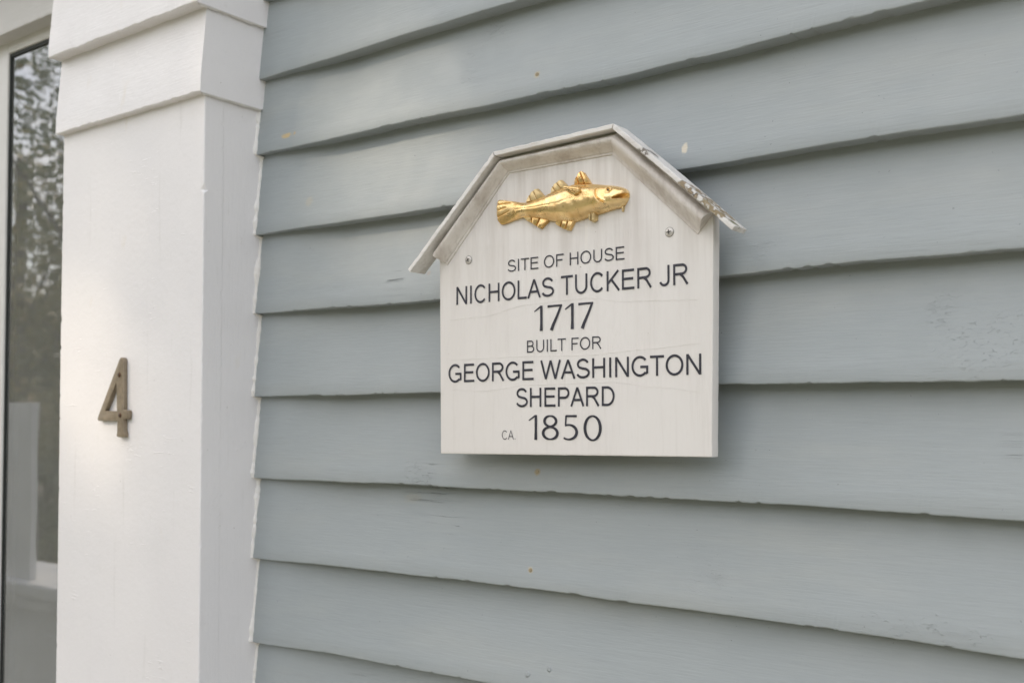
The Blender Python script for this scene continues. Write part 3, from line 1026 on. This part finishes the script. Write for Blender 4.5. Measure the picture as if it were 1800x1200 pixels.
def interp(pts, x):
    if x <= pts[0][0]:
        return pts[0][1]
    for i in range(len(pts) - 1):
        if x <= pts[i + 1][0]:
            p0 = pts[max(i - 1, 0)]
            p1, p2 = pts[i], pts[i + 1]
            p3 = pts[min(i + 2, len(pts) - 1)]
            h = p2[0] - p1[0]
            m1 = (p2[1] - p0[1]) / max(p2[0] - p0[0], 1e-6)
            m2 = (p3[1] - p1[1]) / max(p3[0] - p1[0], 1e-6)
            u = (x - p1[0]) / h
            return ((2 * u**3 - 3 * u**2 + 1) * p1[1] + (u**3 - 2 * u**2 + u) * h * m1 + (-2 * u**3 + 3 * u**2) * p2[1] + (u**3 - u**2) * h * m2)
    return pts[-1][1]
def seg_dist(px, pz, a, b):
    ax, az = a
    bx, bz = b
    d = ((px - ax) * (bx - ax) + (pz - az) * (bz - az)) / max((bx - ax)**2 + (bz - az)**2, 1e-12)
    d = min(1, max(0, d))
    return math.hypot(px - ax - d * (bx - ax), pz - az - d * (bz - az)), d
def poly_dist(px, pz, pts):
    return min(seg_dist(px, pz, a, b)[0] for a, b in zip(pts, pts[1:]))
DOME = [(-0.086, 0.0012), (-0.070, 0.0022), (-0.055, 0.0045), (-0.035, 0.0072), (0.0, 0.0100), (0.03, 0.0108), (0.050, 0.0094), (0.066, 0.0068), (0.074, 0.0035)]
GILL = [(0.0425, 1.7190), (0.0430, 1.7150), (0.0448, 1.7105), (0.0480, 1.7072), (0.0515, 1.7055)]
TAILG = [((-0.090, 1.7208), (-0.068, 1.7206)), ((-0.090, 1.7135), (-0.073, 1.7163)), ((-0.090, 1.7060), (-0.069, 1.7120))]
LAT = [(-0.060, 1.7120), (-0.030, 1.7105), (0.0, 1.7110), (0.02, 1.7140), (0.040, 1.7175)]
def sst(a, b, v):
    u = min(1, max(0, (v - a) / (b - a)))
    return u * u * (3 - 2 * u)
def fish_h(x, z, v):
    d = interp(DOME, x)
    a = abs(2 * v - 1)
    h = 0.0024 + d * 1.18 * max(0.0, 1 - a ** 2.0) ** 0.62
    # back ridge planed flatter
    h -= 0.0012 * math.exp(-((v - 0.90) / 0.05) ** 2) * sst(-0.06, -0.02, x) * (1 - sst(0.03, 0.045, x))
    # gill cover
    g = poly_dist(x, z, GILL)
    h -= 0.0014 * math.exp(-(g / 0.0007) ** 2)
    h += 0.0009 * math.exp(-((g - 0.0016) / 0.0009) ** 2)
    # eye socket
    e = math.hypot(x - 0.0558, z - 1.7168)
    h -= 0.0013 * math.exp(-(e / 0.0036) ** 4)
    # mouth: wedge open towards the snout
    my = 1.7082 + (x - 0.0595) * 0.15
    if x > 0.0590:
        u = (x - 0.0590) / 0.0148
        half = 0.0002 + 0.0024 * u
        q = (z - my) / half
        h -= (h - 0.0012) * math.exp(-abs(q) ** 6) * sst(0, .18, u)
        h += 0.0008 * math.exp(-((abs(z - my) - half - 0.0009) / 0.0007) ** 2) * sst(0, .3, u)
    # tail rays
    for a_, b_ in TAILG:
        dd, t = seg_dist(x, z, a_, b_)
        h -= 0.0014 * math.exp(-(dd / 0.00055) ** 2)
    # lateral line, hardly there, and tool marks
    h -= 0.00025 * math.exp(-(poly_dist(x, z, LAT) / 0.0006) ** 2)
    h += 0.00035 * fz(x, z, 1, 70, 3)
    return max(h, 0.0008)
xs = frange(-0.0855, 0.0738, 0.00045)
nv = 56
V, F = [], []
for x in xs:
    t_, b_ = interp(TOP, x) - 0.0006 * sst(-0.062, -0.045, x) * (1 - sst(0.045, 0.07, x)), interp(BOT, x) - 0.0012 * sst(-0.062, -0.02, x) * (1 - sst(0.03, 0.06, x))
    V.append((x, FACE + 0.001, b_))
    for k in range(nv + 1):
        v = 0.5 - 0.5 * math.cos(math.pi * k / nv)
        v = 0.35 * v + 0.65 * k / nv
        z = b_ + (t_ - b_) * v
        V.append((x, FACE - fish_h(x, z, v), z))
    V.append((x, FACE + 0.001, t_))
n = nv + 3
for i in range(len(xs) - 1):
    for k in range(n):
        p, q = i * n + k, i * n + (k + 1) % n
        F.append((p, q, q + n, p + n))
F += [tuple(range(n)), tuple(range((len(xs) - 1) * n, len(xs) * n))]
V = [(a - 0.0022, b_, c + 0.0004) for a, b_, c in V]
fish = mesh('fish_carving', V, F, 'gold', plaque, True)
fish['label'] = 'gilded carved cod in relief above the lettering'

def fin(bases, tips, mat='gold', y=FACE, th=0.0032, gap=0.10, name='fin', lift=0.0012):
    """rays side by side from base points to tip points, each a small wedge"""
    V, F = [], []
    m_ = len(bases) - 1
    # web behind the rays
    poly = bases + tips[::-1]
    i0 = len(V)
    for p in poly:
        V.append((p[0], y - th * 0.45 - lift, p[1]))
    for p in poly:
        V.append((p[0], y + 0.001, p[1]))
    L = len(poly)
    F.append(tuple(range(i0, i0 + L)))
    F.append(tuple(range(i0 + 2 * L - 1, i0 + L - 1, -1)))
    for k in range(L):
        F.append((i0 + k, i0 + (k + 1) % L, i0 + L + (k + 1) % L, i0 + L + k))
    for k in range(m_):
        b0, b1 = Vector(bases[k]), Vector(bases[k + 1])
        t0, t1 = Vector(tips[k]), Vector(tips[k + 1])
        q = [b0.lerp(b1, gap * .4), b0.lerp(b1, 1 - gap * .4), t0.lerp(t1, 1 - gap), t0.lerp(t1, gap)]
        tipm = (q[2] + q[3]) / 2 + ((t0 + t1) / 2 - (b0 + b1) / 2) * 0.05
        i0 = len(V)
        o5 = [q[0], q[1], q[2], tipm, q[3]]
        c_ = sum(o5, Vector((0, 0))) / 5
        for s, yy in ((1.0, y - th * .40), (0.93, y - th * .85), (0.74, y - th)):
            for j, p in enumerate(o5):
                pp = c_ + (p - c_) * s
                V.append((pp.x, yy - lift - (0.0 if j > 1 else th * .12), pp.y))
        for r_ in range(2):
            for j in range(5):
                a, b = i0 + r_ * 5 + j, i0 + r_ * 5 + (j + 1) % 5
                F.append((a, b, b + 5, a + 5))
        F.append(tuple(range(i0 + 10, i0 + 15)))
    return mesh(name, V, F, mat, fish, True)
fin([(-0.0495, 1.7188), (-0.0430, 1.7188), (-0.0350, 1.7195), (-0.0262, 1.7215)], [(-0.0485, 1.7212), (-0.0452, 1.7264), (-0.0405, 1.7302), (-0.0355, 1.7313)], 'goldpale')
fin([(-0.0185, 1.7235), (-0.0120, 1.7250), (-0.0050, 1.7265), (0.0025, 1.7280)], [(-0.0183, 1.7278), (-0.0162, 1.7315), (-0.0112, 1.7348), (-0.0062, 1.7364)], 'goldpale')
fin([(0.0100, 1.7285), (0.0160, 1.7290), (0.0225, 1.7285), (0.0295, 1.7275)], [(0.0100, 1.7322), (0.0125, 1.7376), (0.0168, 1.7421), (0.0208, 1.7400)], 'gold')
fin([(-0.0535, 1.7045), (-0.0420, 1.7035), (-0.0310, 1.7010), (-0.0185, 1.6990)], [(-0.0500, 1.7005), (-0.0425, 1.6965), (-0.0365, 1.6928), (-0.0312, 1.6897)])
fin([(-0.0120, 1.6970), (-0.0040, 1.6960), (0.0035, 1.6950), (0.0105, 1.6940)], [(-0.0136, 1.6928), (-0.0070, 1.6886), (-0.0015, 1.6860), (0.0043, 1.6841)])
fin([(0.0281, 1.6980), (0.0318, 1.6985), (0.0360, 1.6990)], [(0.0281, 1.6920), (0.0312, 1.6896), (0.0356, 1.6905)], 'goldpale', th=0.0055)
fin([(0.0652, 1.7012), (0.0664, 1.7012)], [(0.0645, 1.6960), (0.0651, 1.6958)], 'goldpale', th=0.0026, name='barbel')
# pectoral fin lies on the flank, its root to the left
fin([(0.0062, 1.7262), (0.0054, 1.7246), (0.0058, 1.7230), (0.0072, 1.7216)], [(0.0225, 1.7226), (0.0248, 1.7198), (0.0228, 1.7172), (0.0172, 1.7156)], 'gold', y=FACE - 0.0132, th=0.0034)
# eye
V, F = [], []
for j in range(9):
    r_, h_ = ((0.0030, 0.0000), (0.0030, 0.0010), (0.0024, 0.0015), (0.0019, 0.0010), (0.0017, 0.0004), (0.0013, 0.0012), (0.0009, 0.0016), (0.0005, 0.0010), (0.0001, 0.0008))[j]
    for k in range(20):
        a = k * math.tau / 20
        V.append((0.0536 + r_ * math.cos(a), FACE - 0.0092 - h_, 1.7172 + r_ * math.sin(a)))
for j in range(8):
    for k in range(20):
        a, b = j * 20 + k, j * 20 + (k + 1) % 20
        F.append((a, b, b + 20, a + 20))
F.append(tuple(range(160, 180)))
mesh('eye', V, F, 'gold', fish, True)
mesh('pupil', [(0.0536 + 0.0011 * math.cos(k * math.tau / 12), FACE - 0.01085, 1.7172 + 0.0011 * math.sin(k * math.tau / 12)) for k in range(12)], [tuple(range(12))], 'recess', fish)

for x0, x1 in ((-0.12, -0.08), (0.07, 0.11)):
    box('spacer', x0, x1, -0.0031, 0.0120, 1.47, 1.66, 'plaque', plaque)
# the plaque stands 13 mm clear of the boards on its spacers
plaque.location = (0.003824, -0.013239, 1.459612)
plaque.scale = (0.98507,) * 3

# ------------------------------------------------------------------ porch post mirrored in the glass
post = thing('porch_post', 'white square porch post on a panelled pedestal, mirrored in the door glass', 'post', (-2.95, -1.15, -0.45))
box('post', -3.10, -2.925, -1.085, -1.06, 0.935, 1.545, 'porch', post, 0.004)
box('cap', -3.40, -2.70, -1.34, -1.02, 0.885, 0.935, 'porch', post, 0.012)
box('cap_moulding', -3.37, -2.73, -1.31, -1.045, 0.835, 0.8845, 'porch', post, 0.015)
box('pedestal', -3.33, -2.77, -1.27, -1.08, -0.45, 0.8345, 'porch', post, 0.004)
box('corner_board', -2.86, -2.765, -1.28, -1.068, -0.445, 0.76, 'porch', post, 0.004)

# ------------------------------------------------------------------ trees
rng = random.Random(11)
def tube(V, F, pts, rads, seg=8):
    i0 = len(V)
    for i, p in enumerate(pts):
        d = (pts[min(i + 1, len(pts) - 1)] - pts[max(i - 1, 0)]).normalized()
        a = d.cross(Vector((0.3, 1, 0.1))).normalized()
        b = d.cross(a)
        for k in range(seg):
            t = k * math.tau / seg
            V.append(p + (a * math.cos(t) + b * math.sin(t)) * rads[i])
    for i in range(len(pts) - 1):
        for k in range(seg):
            q, w = i0 + i * seg + k, i0 + i * seg + (k + 1) % seg
            F.append((q, w, w + seg, q + seg))

# gaps in the crown that let the sun reach the wall, as points on the wall (x, z, radius, openness)
GAPS = [(-0.70, 1.60, 0.055, .45), (-0.69, 1.39, 0.050, .47), (-0.695, 1.50, 0.05, .42), (-0.57, 1.99, 0.05, .40), (-0.31, 1.95, 0.06, .42), (-0.345, 1.81, 0.050, .44),
        (-0.25, 1.75, 0.05, .40), (-0.28, 1.87, 0.05, .40), (-0.76, 2.05, 0.05, .36), (0.0, 1.66, .07, .25), (-0.62, 1.18, .06, .25), (-0.2, 1.55, .15, .10)]
def tree(name, label, base, height, crown_c, crown_r, nleaf, size, mat, seed, gaps=False, group=None, clumps=26):
    rg = random.Random(seed)
    base = Vector(base)
    t = thing(name, label, 'tree', base, group)
    V, F = [], []
    top = Vector(crown_c)
    pts = [base + (Vector((top.x, top.y, base.z + height * .8)) - base) * k / 8 + Vector((rg.uniform(-.08, .08), rg.uniform(-.08, .08), 0)) * (k > 0) for k in range(9)]
    tube(V, F, pts, [height * .026 * (1 - k / 10) + .01 for k in range(9)], 10)
    cl_ = []
    for k in range(clumps):
        while True:
            v = Vector((rg.uniform(-1, 1), rg.uniform(-1, 1), rg.uniform(-1, 1)))
            if v.length < 1:
                break
        v = v * (0.55 + 0.45 * v.length)
        cl_.append(top + Vector((v.x * crown_r[0], v.y * crown_r[1], v.z * crown_r[2])))
    for c in cl_:
        a = pts[min(8, max(3, int((c.z - base.z) / height * 8 - 1)))]
        mid = a.lerp(c, .5) + Vector((0, 0, -.12))
        if gaps:
            hit = False
            for q in range(21):
                p = a.lerp(mid, q / 10) if q <= 10 else mid.lerp(c, q / 10 - 1)
                w = p - SUN * (p.y / SUN.y)
                if any(math.hypot(w.x - g_[0], w.z - g_[1]) < g_[2] + .08 for g_ in GAPS):
                    hit = True
            if hit:
                continue
        tube(V, F, [a, mid, c], [height * .006, height * .004, .01], 5)
    trunk = mesh('trunk', V, F, 'bark', t, True)
    V, F = [], []
    made = 0
    cr = sum(crown_r) / 3 * 0.46
    while made < nleaf:
        c = rg.choice(cl_)
        p = c + Vector((rg.gauss(0, 1), rg.gauss(0, 1), rg.gauss(0, .8))) * cr * .55
        if gaps:
            # where does this leaf's shadow fall on the wall plane y = 0
            k = -p.y / SUN.y
            w = p - SUN * (p.y / SUN.y)
            skip = False
            for gx, gz_, gr, op in GAPS:
                if math.hypot(w.x - gx, w.z - gz_) < gr * 1.3 + .05 and rg.random() < op * 1.6:
                    skip = True
                    break
            if skip:
                made += 1
                continue
        a = Vector((rg.gauss(0, 1), rg.gauss(0, 1), rg.gauss(0, .7))).normalized()
        b = a.cross(Vector((rg.gauss(0, 1), rg.gauss(0, 1), rg.gauss(0, 1)))).normalized()
        s = size * rg.uniform(.6, 1.25)
        i0 = len(V)
        V += [p - a * s * .6, p + b * s * .33, p + a * s * .6, p - b * s * .33]
        F.append((i0, i0 + 1, i0 + 2, i0 + 3))
        made += 1
    me = bpy.data.meshes.new('crown')
    me.from_pydata([tuple(v - base) for v in V], [], F)
    me.materials.append(M[mat])
    o = bpy.data.objects.new('crown', me)
    COL.objects.link(o)
    o.parent = t
    return t

# the wood beyond the road
rg = random.Random(4)
V, F = [], []
for k in range(15000):
    x = rg.uniform(-70, 40)
    h = 7.5 + 3 * noise.noise(Vector((x * .12, 0, 0))) + 1.5 * noise.noise(Vector((x * .5, 3, 0)))
    p = Vector((x, -27 + rg.uniform(-3, 3), -0.4 + h * rg.random() ** .8))
    a = Vector((rg.gauss(0, 1), rg.gauss(0, .6), rg.gauss(0, 1))).normalized()
    b = a.cross(Vector((rg.gauss(0, .4), 1, rg.gauss(0, .4)))).normalized()
    s_ = rg.uniform(.25, .6)
    V += [p - a * s_, p + b * s_ * .6, p + a * s_, p - b * s_ * .6]
    F.append((4 * k, 4 * k + 1, 4 * k + 2, 4 * k + 3))
me = bpy.data.meshes.new('woodland')
me.from_pydata([tuple(v) for v in V], [], F)
me.materials.append(M['leaf_b'])
o = bpy.data.objects.new('woodland', me)
COL.objects.link(o)
o['kind'] = 'stuff'
o['label'] = 'yellow-green wood beyond the road'
o['category'] = 'wood'

tree('shrub', 'tall yellowing shrub by the path, mirrored low in the door glass', (-6.7, -3.15, -0.45), 1.9, (-6.7, -3.15, 0.75), (.75, .5, .95), 5200, .05, 'leaf_b', 21, clumps=12)
D = 11.5
cc = Vector((-0.15, 0, 1.65)) + SUN * D
tree('shade_tree', 'tall leafy tree that shades the wall, in front of the house', (cc.x, cc.y, -0.45), cc.z + 2.0, cc, (2.3, 2.3, 2.0), 31000, .115, 'leaf_a', 3, gaps=True, clumps=44)
tree('garden_tree', 'spreading green tree nearest the door, mirrored high in its glass', (-7.6, -4.9, -0.45), 6.4, (-7.4, -4.3, 4.0), (1.7, 1.7, 1.5), 7500, .065, 'leaf_a', 5, clumps=13)
tree('garden_tree', 'yellowing autumn tree behind the green one beside the path', (-11.0, -6.3, -0.45), 6, (-11, -6.3, 2.8), (2.2, 1.8, 2.3), 7500, .09, 'leaf_b', 8, clumps=15)
tree('garden_tree', 'slender yellow-green tree at the road edge far left of the door', (-17, -8.4, -0.45), 8, (-17, -8.4, 3.6), (2.8, 2.8, 3.2), 5000, .16, 'leaf_b', 9, clumps=24)
tree('garden_tree', 'big dark green tree across the road from the house', (-15, -17, -0.45), 11, (-15, -17, 6), (4.5, 4, 4), 12000, .22, 'leaf_a', 12, clumps=30)
